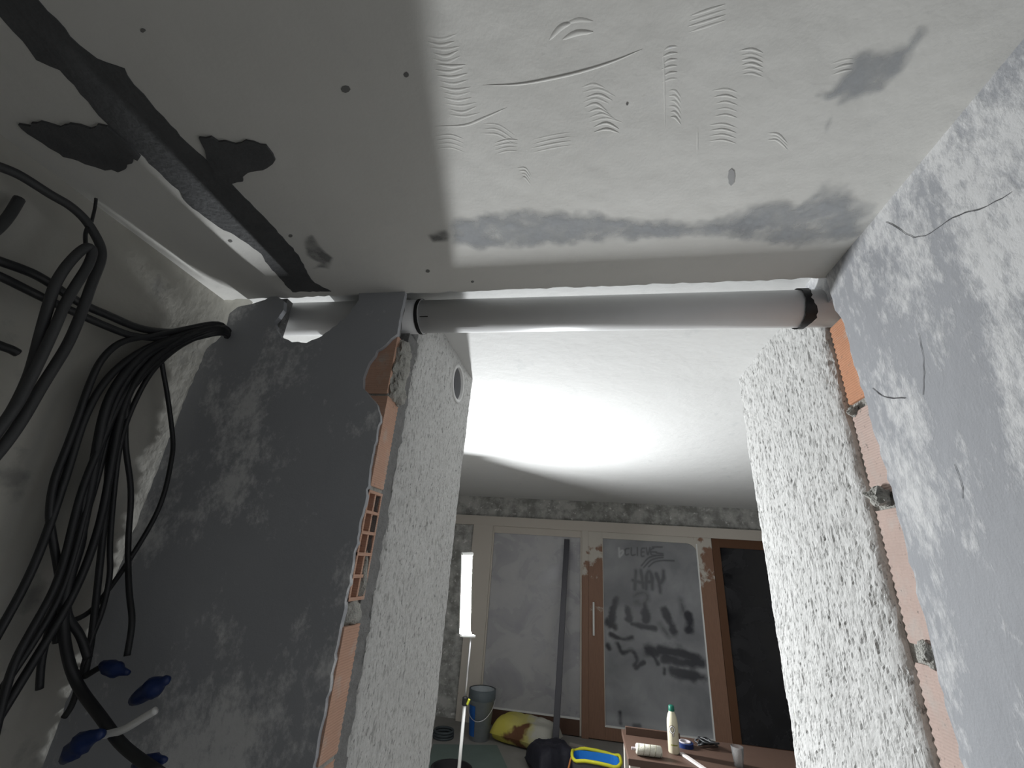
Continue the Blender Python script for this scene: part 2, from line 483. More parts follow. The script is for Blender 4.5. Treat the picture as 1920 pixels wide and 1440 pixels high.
# ------------------------------------------------------------------ thick piers of rough concrete
def pier(name, xf, sgn, depth, y0, y1, z1, mat, hole=None):
    """face at xf looking towards sgn; body goes the other way by depth; front top corner notched for the pipe"""
    zs = np.concatenate([np.arange(0, .8, .02), np.arange(.8, z1 + .0001, .0058)])
    ys = np.linspace(y0, y1, 121)
    Yg, Zg = np.meshgrid(ys, zs)
    s = 3 if sgn > 0 else 21
    d = (fbm(Yg / .16, Zg / .3, s) - .5) * .012 + (fbm(Yg / .022, Zg / .04, s + 5) - .5) * .0042
    p = fbm(Yg / .009, Zg / .017, s + 9, 3); d -= np.clip(p - .60, 0, 1) * .014
    d += (fbm(Yg / .007, Zg / .009, s + 14, 2) - .5) * .0022
    # worn arrises
    ef = np.minimum(Yg - y0, y1 - Yg); d -= np.clip(.022 - ef, 0, 1) ** 2 * 12 * (.5 + fbm(Zg / .05, Zg * 0, s + 30))
    ej = (fbm(Zg / .045, Zg * 0 + 3, s + 40) - .5) * .016
    w0 = np.clip(1 - (Yg - y0) / .08, 0, 1); w1 = np.clip(1 - (y1 - Yg) / .08, 0, 1)
    Yd = Yg + ej * w0 + np.roll(ej, 37, 0) * w1
    if hole:
        hd = np.hypot(Yg - hole[0], Zg - hole[1]); k = np.clip((hd - hole[2]) / .02, 0, 1); d *= k; Yd = Yg * (1 - k) + Yd * k
    V = np.stack([xf + sgn * d, Yd, Zg], -1).reshape(-1, 3)
    nz, ny = Zg.shape
    F = []
    for i in range(nz - 1):
        for j in range(ny - 1):
            yc, zc = (ys[j] + ys[j + 1]) / 2, (zs[i] + zs[i + 1]) / 2
            pass
            if hole and math.hypot(yc - hole[0], zc - hole[1]) < hole[2]: continue
            q = (i * ny + j, i * ny + j + 1, (i + 1) * ny + j + 1, (i + 1) * ny + j)
            F.append(q if sgn > 0 else q[::-1])
    mb = MB(); mb.add(V, F)
    # front and rear returns, stitched to the displaced edges, then the plain back
    xb = xf - sgn * depth
    for j, yy in ((0, y0), (ny - 1, y1)):
        b = len(mb.v)
        for i in range(nz): mb.v.append((xb, yy, zs[i]))
        for i in range(nz - 1):
            q = (i * ny + j, (i + 1) * ny + j, b + i + 1, b + i)
            mb.f.append(q)
    mb.add([(xb, y0, 0), (xb, y1, 0), (xb, y1, z1), (xb, y0, z1)], [(0, 1, 2, 3)])
    return struct(mb.build(name, mat, recalc=False))
HY, HZ, HR = 1.655, EYE + .700, .080
pl = pier('wall_pier_left', JL, 1, .335, PY0, PY1, ZF + .012, M_CONC, (HY, HZ, HR + .003)); tag(pl, 'rough pale concrete pier with a pipe socket let into it')
pr = pier('wall_pier_right', JR, -1, 1.2, PY0, PY1, ZF + .012, M_CONC); tag(pr, 'rough pitted concrete pier at the end of the grey side wall')
# pipe socket let into the left pier
n = 32; mb = MB()
prof = [(HR - .010, -.14), (HR - .010, .004), (HR, .006), (HR + .006, .002), (HR + .006, -.03)]
mb.lathe(prof, (JL, HY, HZ), n, 0); mb.f = mb.f[:-2]
sock = mb.build('pipe_socket', M_PVCW, None, smooth=True); tag(sock, 'open grey pipe end with pale rim set in concrete pier', 'pipe')
mb = MB(); mb.lathe([(HR - .0105, -.138), (HR - .0105, -.006)], (JL, HY, HZ), n, 0); mb.f = mb.f[:-2]
mb.add([(JL - .13, HY + (HR - .01) * math.cos(2 * math.pi * k / n), HZ + (HR - .01) * math.sin(2 * math.pi * k / n)) for k in range(n)], [tuple(range(n))])
mb.build('inner_pipe', M_PVC_D, sock, smooth=True)

# dark mortar strips between the brick leaf and the piers
# ------------------------------------------------------------------ thin brick partition, left of the opening
def pz(x, y, yy=YP):            # photo pixel on the partition face -> (x, z)
    p = at(x, y, 1, yy); return (p.x, p.z)
jx = JL
outer = [(-1.200, 0), (-1.200, .6), (-1.199, EYE - .6), (-1.197, EYE - .2), (-1.195, EYE + .15), (-1.193, EYE + .40), (-1.185, EYE + .56), (-1.150, EYE + .60),
         (-1.143, EYE + .655), (-1.150, EYE + .69), (-1.128, EYE + .712), (-1.10, EYE + .72), (-1.05, EYE + .735), (-1.0, EYE + .752),
         pz(532, 565), pz(531, 581), pz(515, 603), pz(519, 619), pz(528, 633), pz(548, 641), pz(575, 643), pz(602, 631), pz(624, 614), pz(651, 592), pz(672, 562), (-.705, EYE + .752),
         (-.549, EYE + .752), (-.549, EYE + .66), (-.548, EYE + .60), (-.563, EYE + .585), (-.578, EYE + .565), (-.600, EYE + .545), (-.618, EYE + .505), (-.624, EYE + .46), (-.618, EYE + .425), (-.590, EYE + .400), (-.566, EYE + .375),
         (-.550, EYE + .345), (-.549, EYE + .1), (-.548, EYE - .2), (-.549, EYE - .6), (-.549, 0)]
ol = ragged(outer, .0028, .014, 4)
part = slab('wall_partition', [ol], YP, YP + .016, 1, M_CEM_L)
struct(part, 'thin brick partition under dark grey cement render, holed near the ceiling')
md = part.modifiers.new('bevel', 'BEVEL'); md.width = .003; md.segments = 1; md.limit_method = 'ANGLE'; md.angle_limit = 1.0
# brick core behind the render (away from the jamb), same outline set back a little
core = [(-1.195, 0), (-1.195, EYE - .2), (-1.190, EYE + .40), (-1.170, EYE + .585), (-1.128, EYE + .60), (-1.128, EYE + .70), (-1.04, EYE + .75), (-.965, EYE + .75),
        (-.962, EYE + .60), (-.93, EYE + .578), (-.89, EYE + .562), (-.84, EYE + .560), (-.79, EYE + .580), (-.755, EYE + .62), (-.70, EYE + .70), (-.69, EYE + .75), (-.562, EYE + .75), (-.560, EYE + .603), (-.80, EYE + .603), (-.80, 0)]
slab('brick_core', [ragged(core, .002, .02, 9)], YP + .0155, YP + .044, 1, M_JOINT, part)
# jamb bricks
YB0, YB1 = YP + .012, YP + .088
def ridged(mb, x0, x1, y0, y1, z0, z1, face_x, step=.0065, amp=.0022):
    """brick whose rear face is combed: the combing shows as teeth along the rear arris"""
    n = max(2, int((z1 - z0) / step)); vs = []
    for i in range(n + 1):
        z = z0 + (z1 - z0) * i / n; yy = y1 + (amp if i % 2 else -amp)
        vs += [(x0, y0, z), (x1, y0, z), (x1, yy, z), (x0, yy, z)]
    fs = [(0, 1, 2, 3), (4 * n, 4 * n + 3, 4 * n + 2, 4 * n + 1)]
    for i in range(n):
        a, b = 4 * i, 4 * i + 4
        for k in range(4):
            fs.append((a + k, b + k, b + (k + 1) % 4, a + (k + 1) % 4))
    mb.add(vs, fs); return mb
crs = [(EYE + .415, EYE + .602), (EYE + .158, EYE + .408), (EYE - .112, EYE + .148), (EYE - .42, EYE - .165)]
z = EYE - .432
while z > .1: crs.append((max(z - .258, 0), z)); z -= .268
for i, (z0, z1) in enumerate(crs):
    xo = jx + (-.006 if i == 0 else random.uniform(-.003, .003))
    if i == 2:                                         # hollow brick seen end-on: two columns of chambers
        mb = MB(); x0 = xo - .24; w = .0075
        y0, y1 = YB0, YB1 + .004
        nr = 5; hh = (z1 - z0 - w) / nr
        for k in range(nr + 1): mb.box(x0, xo, y0, y1, z0 + k * hh, z0 + k * hh + w)
        for yy in (y0, (y0 + y1 - w) / 2, y1 - w): mb.box(x0, xo - .0006, yy, yy + w, z0, z1)
        b = mb.build('brick', M_BRICK_A, part)
        MB().box(x0 - .003, xo - .030, y0 + .002, y1 - .002, z0 + .002, z1 - .002).build('chamber_wall', M_BRICK_A, b)
        continue
    mb = MB(); ridged(mb, xo - .25, xo, YB0, YB1 - (.012 if i == 0 else 0), z0, z1, 1)
    mb.build('brick', M_BRICK_A, part)
# mortar between and on the broken brick ends
def lump(name, c, r, mat, parent, seed=0, squash=(1, 1, 1), amp=.35, sub=3):
    bm = bmesh.new(); bmesh.ops.create_icosphere(bm, subdivisions=sub, radius=1)
    from mathutils import noise as mn
    for v in bm.verts:
        k = 1 + amp * (mn.noise(v.co * 1.7 + Vector((seed, 0, 0))) + .5 * mn.noise(v.co * 4 + Vector((0, seed, 0))))
        v.co = Vector((v.co.x * r[0] * k, v.co.y * r[1] * k, v.co.z * r[2] * k)) + Vector(c)
    me = bpy.data.meshes.new(name); bm.to_mesh(me); bm.free()
    return link(name, me, mat, parent)
for k, (zz, rz) in enumerate(((.565, .04), (.52, .045), (.475, .045), (.432, .035))):
    lump('mortar', (jx - .004 + .003 * (k % 2), YB0 + .052, EYE + zz), (.020, .043, rz), M_MORTAR, part, k * 3.1, amp=.5)
MB().box(jx - .2, jx - .004, YB0 + .004, YB1 - .006, EYE + .405, EYE + .418).build('mortar_joint', M_MORTAR, part)
MB().box(jx - .2, jx - .004, YB0 + .004, YB1 - .002, EYE + .146, EYE + .160).build('mortar_joint', M_MORTAR, part)
lump('mortar', (jx - .012, YB0 + .040, EYE - .138), (.020, .036, .034), M_MORTAR, part, 8.8, amp=.35)
lump('mortar', (jx - .016, YB0 + .060, EYE - .06), (.018, .012, .06), M_MORTAR, part, 5.5, amp=.4)
MB().box(jx - .2, jx - .003, YB0 + .004, YB1 - .004, EYE - .435, EYE - .417).build('mortar_joint', M_MORTAR, part)
# dark mortar filling between leaf and pier
zz = np.arange(0, EYE + .66, .02); mb = MB(); rr = random.Random(8); vs = []
for z in zz: 
    xx = jx - .006 + rr.uniform(-.003, .003)
    vs += [(xx, YB1 - .004, z), (xx + rr.uniform(-.002, .002), (YB1 + PY0) / 2, z), (xx + .002, PY0 + .012, z), (xx - .08, PY0 + .012, z), (xx - .08, YB1 - .004, z)]
n = len(zz); fs = []
for i in range(n - 1):
    for k in range(5): fs.append((i * 5 + k, i * 5 + 5 + k, i * 5 + 5 + (k + 1) % 5, i * 5 + (k + 1) % 5))
fs += [tuple(range(5)), tuple(range(5 * n - 5, 5 * n))]
mb.add(vs, fs).build('mortar_fill', M_JOINT, part)

# ------------------------------------------------------------------ right jamb bricks
xr = XR + .012
# bounds read on the jamb plane
def jz(x, y): return at(x, y, 0, xr).z
rc = [(jz(1607, 752), jz(1552, 622)), (jz(1655, 925), jz(1612, 768)), (jz(1735, 1212), jz(1662, 955)), (jz(1800, 1480), jz(1745, 1250))]
z = rc[-1][0] - .012
while z > .1: rc.append((max(z - .25, 0), z)); z -= .262
RY0, RY1 = 1.024, 1.098
mats = [M_BRICK_B, M_BRICK_C, M_BRICK_C, M_BRICK_C]
for i, (z0, z1) in enumerate(rc):
    mb = MB(); ridged(mb, xr + random.uniform(-.002, .002), xr + .2, RY0, RY1 + random.uniform(-.003, .003), z0, z1, -1, .0075, .0028)
    mb.build('brick', mats[min(i, 3)], core_r)
for i in range(len(rc) - 1):
    MB().box(xr + .004, xr + .18, RY0 + .002, RY1 - .006, rc[i + 1][1] - .002, rc[i][0] + .002).build('mortar_joint', M_MORTAR, core_r)
    if i < 3:
        lump('mortar', (xr - (.002, .012, .004)[i], (RY1 - .012, RY0 + .034, RY0 + .022)[i], rc[i][0] - (.02, .008, .012)[i]), ((.012, .014, .012), (.020, .026, .020), (.010, .020, .020))[i], M_MORTAR, core_r, 2.2 + i, amp=.45)
# broken slot behind the bricks
MB().box(xr + .05, xr + .3, RY1 - .02, PY0 + .03, 0, EYE + .66).build('mortar_fill', M_MORTAR, core_r)
# render patch above the bricks, up to the ceiling
MB().box(XR + .02, XR + .15, 1.035, 1.175, EYE + .70, ZF).build('render_patch', M_CEM_R, core_r)

# ------------------------------------------------------------------ drain pipe over the opening
PYC = 1.142; R0 = .0537
def pipe_at(x): return Vector((x, PYC + .004 * x, EYE + .718 + (x - .0) * -.004))
pipe = empty('drain_pipe', pipe_at(0)); tag(pipe, 'long white plastic drain pipe running under the ceiling across the opening', 'pipe')
mb = MB(); mb.tube([pipe_at(-1.10), pipe_at(-.52)], R0 + .0030, 40); mb.build('pipe_socket_end', M_PVC, pipe, smooth=True)
mb = MB(); mb.tube([pipe_at(-.53), pipe_at(.76)], R0, 40); mb.build('pipe_body', M_PVC, pipe, smooth=True)
def band(x0, x1, rag, seed):
    r = random.Random(seed); mb = MB(); n = 44; c0, c1 = [], []
    for k in range(n):
        t = 2 * math.pi * k / n
        j0, j1 = (r.uniform(-rag, rag) * .4, r.uniform(-rag, rag))
        bul = rag * 1.6 * math.sin(3 * t + seed)
        for lst, x in ((c0, x0 + j0), (c1, x1 + j1 + bul)):
            p = pipe_at(x); rad = R0 + .0042
            lst.append((x, p.y + rad * math.cos(t), p.z + rad * math.sin(t)))
    mb.add(c0 + c1, [(k, (k + 1) % n, n + (k + 1) % n, n + k) for k in range(n)])
    return mb.build('sealing_tape', M_BLK, pipe, smooth=True)
band(-.531, -.519, .0004, 1)
band(.606 - .012, .606 + .010, .004, 2)
mb = MB(); p = pipe_at(-.50); mb.bar((-.512, p.y - R0 * .85 , p.z - R0 * .52), (-.485, p.y - R0 * .85, p.z - R0 * .52), .002, .002); mb.build('pencil_mark', M_BLK, pipe)

# ------------------------------------------------------------------ ceiling repairs, stains, trowel ridges
def edge_dist(X, Y, poly):
    d = np.full(X.shape, 9.0); ins = np.zeros(X.shape, bool)
    for i in range(len(poly)):
        (ax, ay), (bx_, by_) = poly[i], poly[(i + 1) % len(poly)]
        ex, ey = bx_ - ax, by_ - ay; L2 = ex * ex + ey * ey + 1e-12
        t = np.clip(((X - ax) * ex + (Y - ay) * ey) / L2, 0, 1)
        d = np.minimum(d, np.hypot(X - ax - t * ex, Y - ay - t * ey))
        c_ = ((ay > Y) != (by_ > Y)) & (X < ex * (Y - ay) / (ey if abs(ey) > 1e-9 else 1e-9) + ax)
        ins ^= c_
    return np.where(ins, d, -d)
def soft_stain(name, px, soft, seed, mat, cell=.004):
    poly = [tuple(at(x, y, 2, ZC)[:2]) for x, y in px]; q = np.array(poly)
    gx = np.arange(q[:, 0].min() - soft, q[:, 0].max() + soft, cell); gy = np.arange(q[:, 1].min() - soft, min(q[:, 1].max() + soft, 1.045), cell)
    X, Y = np.meshgrid(gx, gy)
    D = edge_dist(X, Y, poly) + (fbm(X / .03, Y / .03, seed) - .5) * soft * 1.6
    A = np.clip((D + soft * .35) / (soft * 1.35), 0, 1)
    ny, nx = X.shape
    F = [(i * nx + j, i * nx + j + 1, (i + 1) * nx + j + 1, (i + 1) * nx + j) for i in range(ny - 1) for j in range(nx - 1) if A[i:i + 2, j:j + 2].max() > 0]
    mb = MB(); mb.add(np.stack([X, Y, np.full(X.shape, ZC - .0005 - .0004 * (seed - 5))], -1).reshape(-1, 3), F)
    o = mb.build(name, mat, ceil, recalc=False)
    at_ = o.data.attributes.new('fade', 'FLOAT', 'POINT'); at_.data.foreach_set('value', A.reshape(-1).astype(np.float32))
    return o
def ceil_poly(name, px, mat, thick=.003, amp=.0025, step=.012, seed=0):
    pts = [tuple(at(x, y, 2, ZC)[:2]) for x, y in px]
    return slab(name, [ragged(pts, amp, step, seed)], ZC - thick, ZC + .004, 2, mat, ceil)
ceil_poly('cement_chase', [(-30, 0), (0, 30), (25, 58), (55, 90), (68, 112), (95, 125), (112, 130), (140, 160), (165, 190), (200, 230), (260, 285), (310, 335), (335, 356), (352, 382), (410, 425), (440, 440), (490, 475), (497, 490), (520, 515), (548, 547),
          (622, 546), (590, 530), (577, 512), (560, 478), (535, 450), (500, 412), (470, 380), (440, 350), (400, 312), (370, 285), (320, 235), (280, 190), (252, 158), (234, 127), (182, 110), (150, 85), (72, 0), (30, -40), (-60, -40)], M_CEM_DARK, .0015, seed=1)
ceil_poly('cement_patch', [(38, 236), (70, 228), (130, 233), (205, 236), (262, 290), (240, 305), (222, 318), (180, 310), (120, 292), (80, 264)], M_CEM_DARK, .006, .006, seed=2)
ceil_poly('cement_patch', [(375, 255), (398, 256), (440, 268), (474, 262), (500, 272), (519, 300), (500, 311), (470, 318), (455, 338), (428, 345), (400, 322), (385, 290)], M_CEM_DARK, .005, .005, seed=3)
M_SMEAR = plain('dark_smear', (.20, .20, .195), .9, .15, var=.3, scale=25)
def stainmat(name, col, amax):
    a = Mat(name); f = a.noise(16, 5, .6)
    k = a.n.new('ShaderNodeAttribute'); k.attribute_name = 'fade'
    a.color(a.mix(a.noise(30, 4), tuple(x * .85 for x in col), tuple(x * 1.15 for x in col))).rough(.9, .15)
    a.L(a.math('MULTIPLY', k.outputs['Fac'], a.ramp(f, [(.30, amax * .25), (.60, amax)])), a.b.inputs['Alpha'])
    return a.m
M_STAIN = stainmat('damp_stain', (.42, .435, .455), .85)
M_STAIN2 = stainmat('dark_smudge', (.20, .20, .20), .8)
soft_stain('damp_stain', [(1530, 178), (1550, 186), (1578, 178), (1562, 212), (1548, 248), (1556, 214), (1572, 198), (1605, 192), (1652, 170), (1690, 132), (1736, 62), (1726, 50), (1700, 80), (1640, 96), (1598, 106), (1590, 132), (1572, 152), (1560, 172)], .012, 5, M_STAIN)
soft_stain('damp_stain', [(840, 418), (900, 402), (1000, 395), (1110, 402), (1240, 418), (1400, 412), (1480, 425), (1400, 440), (1200, 448), (1000, 462), (900, 468), (846, 456)], .022, 6, M_STAIN)
soft_stain('damp_stain', [(1340, 425), (1400, 388), (1500, 380), (1545, 352), (1580, 352), (1600, 385), (1645, 385), (1612, 445), (1500, 458), (1400, 452)], .025, 7, M_STAIN)
soft_stain('damp_stain', [(806, 440), (838, 430), (842, 452), (812, 452)], .008, 10, M_STAIN2)
soft_stain('cement_smear', [(570, 452), (586, 440), (598, 455), (610, 472), (626, 482), (616, 502), (585, 502), (602, 492), (575, 478)], .008, 11, M_STAIN2)
M_OVAL = plain('shallow_dimple', (.42, .42, .42), .9, .1, var=.1)
M_SPOT = plain('dark_spot', (.19, .19, .185), .9, .1, var=.2)
for k, (x, y, rx, ry) in enumerate(((648, 167, 9, 7), (762, 140, 5, 5), (268, 57, 5, 4), (1371, 332, 7, 16), (1176, 195, 2.5, 2.5), (802, 508, 4, 3), (886, 528, 3, 2), (545, 442, 4, 3), (432, 452, 4, 2.5))):
    ceil_poly('ceiling_spot', [(x + rx * math.cos(t * math.pi / 4), y + ry * math.sin(t * math.pi / 4)) for t in range(8)], M_SPOT if k != 3 else M_OVAL, .0007, .0008, .006, k)
# trowel ridges: shallow raised lines of plaster
mb = MB()
def ridge(px, w=.005, h=.0014):
    h *= .36; w *= .85
    P = [at(x, y, 2, ZC) for x, y in px]; P = catmull(P, 4); n = len(P); vs = []
    for i, p in enumerate(P):
        d = (P[min(i + 1, n - 1)] - P[max(i - 1, 0)]).normalized(); s = Vector((-d.y, d.x, 0)); t = math.sin(math.pi * (i + .3) / (n - .4)) ** .6
        vs += [p + s * w * t + Vector((0, 0, .0002)), p + s * w * t * .35 - Vector((0, 0, h * t)), p - s * w * t * .35 - Vector((0, 0, h * t * .8)), p - s * w * t + Vector((0, 0, .0002))]
    mb.add(vs, [(4 * i + k, 4 * i + k + 1, 4 * i + k + 5, 4 * i + k + 4) for i in range(n - 1) for k in range(3)])
ridge([(905, 160), (970, 158), (1030, 148), (1090, 134), (1150, 115), (1205, 92)], .004, .003)
ridge([(815, 237), (870, 235), (905, 222), (950, 202)], .004, .002)
ridge([(1030, 75), (1050, 52), (1072, 42)], .006, .003); ridge([(1055, 74), (1080, 62), (1112, 60)], .006, .003); ridge([(1060, 45), (1085, 37), (1112, 40)], .005, .0015)
r = random.Random(12)
for k in range(15):
    y = 68 + k * 10.5; x = 800 + k * 3.2 + r.uniform(-4, 4); L = r.uniform(45, 62)
    ridge([(x, y), (x + L * .5, y + r.uniform(3, 6)), (x + L, y + r.uniform(-5, 1))], .004, r.uniform(.0008, .0018))
for k in range(10):
    y = 160 + k * 9.3; x = 1090 + k * 2.5 + r.uniform(-4, 4); L = r.uniform(42, 62)
    ridge([(x, y + 4), (x + L * .5, y - r.uniform(1, 4)), (x + L, y + r.uniform(3, 12))], .004, r.uniform(.0008, .0018) + (.001 if k > 7 else 0))
for (x, y, L, n_, dy, tilt) in ((905, 232, 60, 3, 9, 22), (1240, 95, 30, 6, 12, -8), (1388, 95, 42, 6, 9, 4), (1340, 170, 42, 5, 12, 3), (1255, 170, 22, 6, 10, 14), (1000, 262, 70, 4, 8, -14), (930, 268, 40, 4, 7, -6), (1290, 30, 70, 4, 10, -22), (1440, 250, 36, 3, 6, 18), (1330, 235, 50, 4, 10, 4), (820, 255, 50, 4, 8, 6), (975, 315, 20, 4, 6, 14), (1560, 120, 40, 3, 10, -10)):
    for k in range(n_):
        ridge([(x + r.uniform(-5, 5), y + k * dy), (x + L * .5, y + k * dy + tilt * .3 - 4), (x + L, y + k * dy + tilt)], .0035, r.uniform(.0008, .0018))
ridge([(1243, 88), (1246, 160), (1247, 250)], .003, .001); ridge([(1308, 240), (1308, 290)], .003, .001)
o = mb.build('trowel_ridges', M_CEIL, ceil, smooth=True); o['kind'] = 'stuff'

# ------------------------------------------------------------------ far wall: three tall glazed doors
def W(x, y, d=YB): p = at(x, y, 1, d); return p.x, p.z
ZH0 = W(1093, 996)[1]; ZH1 = W(1093, 978)[1]
head = MB().box(FXL + .3, FXR - .1, YB - .075, YB + .02, ZH0, ZH1).build('trim_1', M_FRAME2); struct(head, 'beige painted head rail above the far glazed doors')
X1a, X1b = W(918, 1100)[0], W(1091, 1100)[0]
X2a, X2b = W(1103, 1100)[0], W(1340, 1100)[0]
X3b = X2b + 1.45
# jamb posts
for x0, x1, mt, nm in ((X1a - .27, X1a, M_FRAME2, 'trim_2'), (X1b, X2a, M_FRAME, 'trim_3')):
    struct(MB().box(x0, x1, YB - .07, YB + .02, 0, ZH0 + .005).build(nm, mt, bevel=.003))
def door(name, x0, x1, y, z0, z1, sl, sr, top, bot, mf, mg, label, beads=None, mbot=None):
    t = .05
    st = MB().box(x0, x0 + sl, y - t, y, z0, z1)
    d = st.build(name, mf, bevel=.002); struct(d, label)
    MB().box(x1 - sr, x1, y - t, y, z0, z1).build('stile', mf, d, bevel=.002)
    MB().box(x0 + sl, x1 - sr, y - t + .002, y - .002, z1 - top, z1).build('top_rail', mf, d, bevel=.002)
    MB().box(x0 + sl, x1 - sr, y - t + .002, y - .002, z0, z0 + bot).build('bottom_rail', mbot or mf, d, bevel=.002)
    g = MB().box(x0 + sl - .005, x1 - sr + .005, y - t * .62, y - t * .45, z0 + bot - .005, z1 - top + .005).build('pane', mg, d)
    if beads:
        w = .014
        a0, a1, c0, c1 = x0 + sl, x1 - sr, z0 + bot, z1 - top
        for q in beads:
            if q == 'b': MB().box(a0, a1, y - t - .004, y - t * .6, c0, c0 + w).build('glazing_bead', M_WHITE, d)
            if q == 'l': MB().box(a0, a0 + w * .6, y - t - .002, y - t * .6, c0, c1).build('glazing_bead', M_FRAME2, d)
            if q == 'r': MB().box(a1 - w, a1, y - t - .002, y - t * .6, c0, c1).build('glazing_bead', M_WHITE, d)
    return d, g
zb1 = W(1010, 1337)[1]; zt1 = W(1010, 1004)[1]
d1, g1 = door('door_1', X1a, X1b, YB - .005, 0.01, ZH0, .02, .02, ZH0 - zt1, zb1 - .01, M_FRAME2, M_GLASS1, 'far door with wide dusty glass behind the leaning bar', 'b', M_DKWOOD)
zb2 = W(1230, 1372)[1]; zt2 = W(1200, 1014)[1]
p2l, p2r = W(1130, 1100)[0], W(1312, 1100)[0]
d2, g2 = door('door_2', X2a, X2b, YB - .012, 0.01, ZH0, p2l - X2a, X2b - p2r, ZH0 - zt2, zb2 - .01, M_FRAME, M_GLASS2, 'beige far door whose dusty glass carries finger writing', 'blr')
zt3 = W(1400, 1030)[1]; zb3 = W(1420, 1397)[1]
d3, g3 = door('door_3', X2b + .004, X3b, YB - .005, 0.01, ZH0, .09, .1, ZH0 - zt3, zb3 - .01, M_BROWN, M_GLASS3, 'brown varnished far door with dark glass', None)
# rounded upper corner of the middle pane
cx, cz = p2r, zt2; rad = .13
pts = [(cx + .004, cz + .004)] + [(cx - rad + rad * math.sin(t * math.pi / 16), cz - rad + rad * math.cos(t * math.pi / 16)) for t in range(9)][0:9]
slab('corner_block', [pts + [(cx + .004, cz - rad)]], YB - .06, YB - .03, 1, M_FRAME, d2)
# pull handle
hx, hz0 = W(1113, 1190); _, hz1 = W(1113, 1128)
MB().bar((hx, YB - .08, hz0), (hx, YB - .08, hz1), .022, .03).build('pull_handle', M_WHITE, d2, bevel=.004)
# finger writing in the dust
YG = YB - .012 - .05 * .62
def T(lst): return [[(1080 + x / 4.571, 960 + y / 4.571) for x, y in q] for q in lst]
cell = .009
gx = np.arange(p2l - .005, p2r + .005 + cell, cell); gz = np.arange(zb2 - .005, zt2 + .005 + cell, cell)
GX, GZ = np.meshgrid(gx, gz)
wob = (fbm(GX / .11, GZ / .08, 50) - .5)
def ink(A, segs, w, soft, dens=1.0, rag=.5):
    for pts in segs:
        P = [at(x, y, 1, YG) for x, y in pts]
        if len(P) > 2: P = catmull(P, 4)
        d = np.full(GX.shape, 9.0)
        for u, v in zip(P[:-1], P[1:]):
            ex, ez = v.x - u.x, v.z - u.z; t = np.clip(((GX - u.x) * ex + (GZ - u.z) * ez) / (ex * ex + ez * ez + 1e-9), 0, 1)
            d = np.minimum(d, np.hypot(GX - u.x - t * ex, GZ - u.z - t * ez))
        d = d + wob * w * rag
        np.maximum(A, dens * np.clip((w / 2 + soft / 2 - d) / soft, 0, 1), out=A)
WI = np.zeros(GX.shape); PA = np.zeros(GX.shape)
ink(WI, T([[(455, 312), (425, 318), (420, 350), (430, 368), (450, 362)],
    [(474, 308), (476, 368), (508, 366)], [(526, 305), (526, 372)],
    [(590, 310), (562, 316), (560, 375), (582, 378)], [(560, 344), (582, 342)],
    [(602, 308), (616, 366), (634, 306)],
    [(665, 310), (642, 322), (640, 352), (655, 370), (690, 372)], [(642, 342), (690, 344)], [(655, 300), (738, 300)],
    [(690, 352), (745, 358)], [(560, 462), (620, 395), (690, 374), (748, 372)], [(580, 476), (640, 415), (700, 395), (745, 390)], [(622, 470), (670, 430), (740, 416), (840, 418)]]), .016, .016, .85, .2)
ink(PA, T([[(368, 310), (372, 382)], [(372, 345), (398, 330), (404, 350), (374, 384)]]), .022, .016, .8, .2)
ink(WI, T([[(512, 505), (504, 660)], [(556, 500), (578, 650)], [(490, 585), (580, 610)],
    [(600, 660), (606, 540), (628, 510), (650, 560), (655, 660)], [(604, 600), (650, 600)],
    [(688, 530), (712, 600), (722, 690)], [(750, 505), (748, 570), (716, 620)]]), .046, .035, .75, .5)
ink(WI, T([[(500, 720), (540, 695), (600, 700), (610, 750), (560, 790), (520, 770)], [(720, 960), (780, 1050)], [(900, 760), (920, 850)]]), .06, .06, .55, .9)
ink(WI, T([[(335, 760), (315, 860), (300, 970)], [(270, 940), (330, 985)], [(440, 830), (452, 920)], [(760, 850), (790, 920), (840, 1020)], [(960, 880), (975, 940), (965, 1010)], [(590, 800), (600, 920)]]), .085, .04, .95, .8)
ink(WI, T([[(480, 960), (600, 985), (680, 1000)], [(270, 1145), (285, 1170)], [(360, 1130), (400, 1200), (480, 1190), (520, 1260), (510, 1310)], [(600, 1170), (660, 1230), (700, 1300)], [(520, 1330), (580, 1290)], [(760, 1350), (758, 1380)], [(300, 1050), (400, 1090), (480, 1075)], [(380, 1720), (382, 1810)], [(500, 1830), (540, 1830)]]), .05, .03, .95, .9)
ink(WI, T([[(720, 1190), (860, 1200), (1040, 1260)], [(760, 1250), (900, 1290), (1080, 1300)], [(820, 1360), (930, 1390), (1090, 1420)], [(620, 1190), (680, 1210)]]), .11, .06, .9, .8)
ink(PA, T([[(250, 1770), (600, 1820), (900, 1890), (1150, 1930)]]), .05, .10, .35, .9)
ny, nx = GX.shape
b_ = MB(); b_.add(np.stack([GX, np.full(GX.shape, YG), GZ], -1).reshape(-1, 3), [(i * nx + j, i * nx + j + 1, (i + 1) * nx + j + 1, (i + 1) * nx + j) for i in range(ny - 1) for j in range(nx - 1)])
x0_, x1_, z0_, z1_ = gx[0], gx[-1], gz[0], gz[-1]
b_.add([(x0_, YG + .006, z0_), (x1_, YG + .006, z0_), (x1_, YG + .006, z1_), (x0_, YG + .006, z1_)], [(3, 2, 1, 0)])
bpy.data.objects.remove(g2)
g2 = b_.build('pane', M_GLASS2, d2, recalc=False); g2['label'] = 'dusty glass with finger writing and wiped smears'
for nm_, A_ in (('wipe', WI), ('pale', PA)):
    q_ = g2.data.attributes.new(nm_, 'FLOAT', 'POINT'); q_.data.foreach_set('value', np.concatenate([A_.reshape(-1), np.zeros(4)]).astype(np.float32))

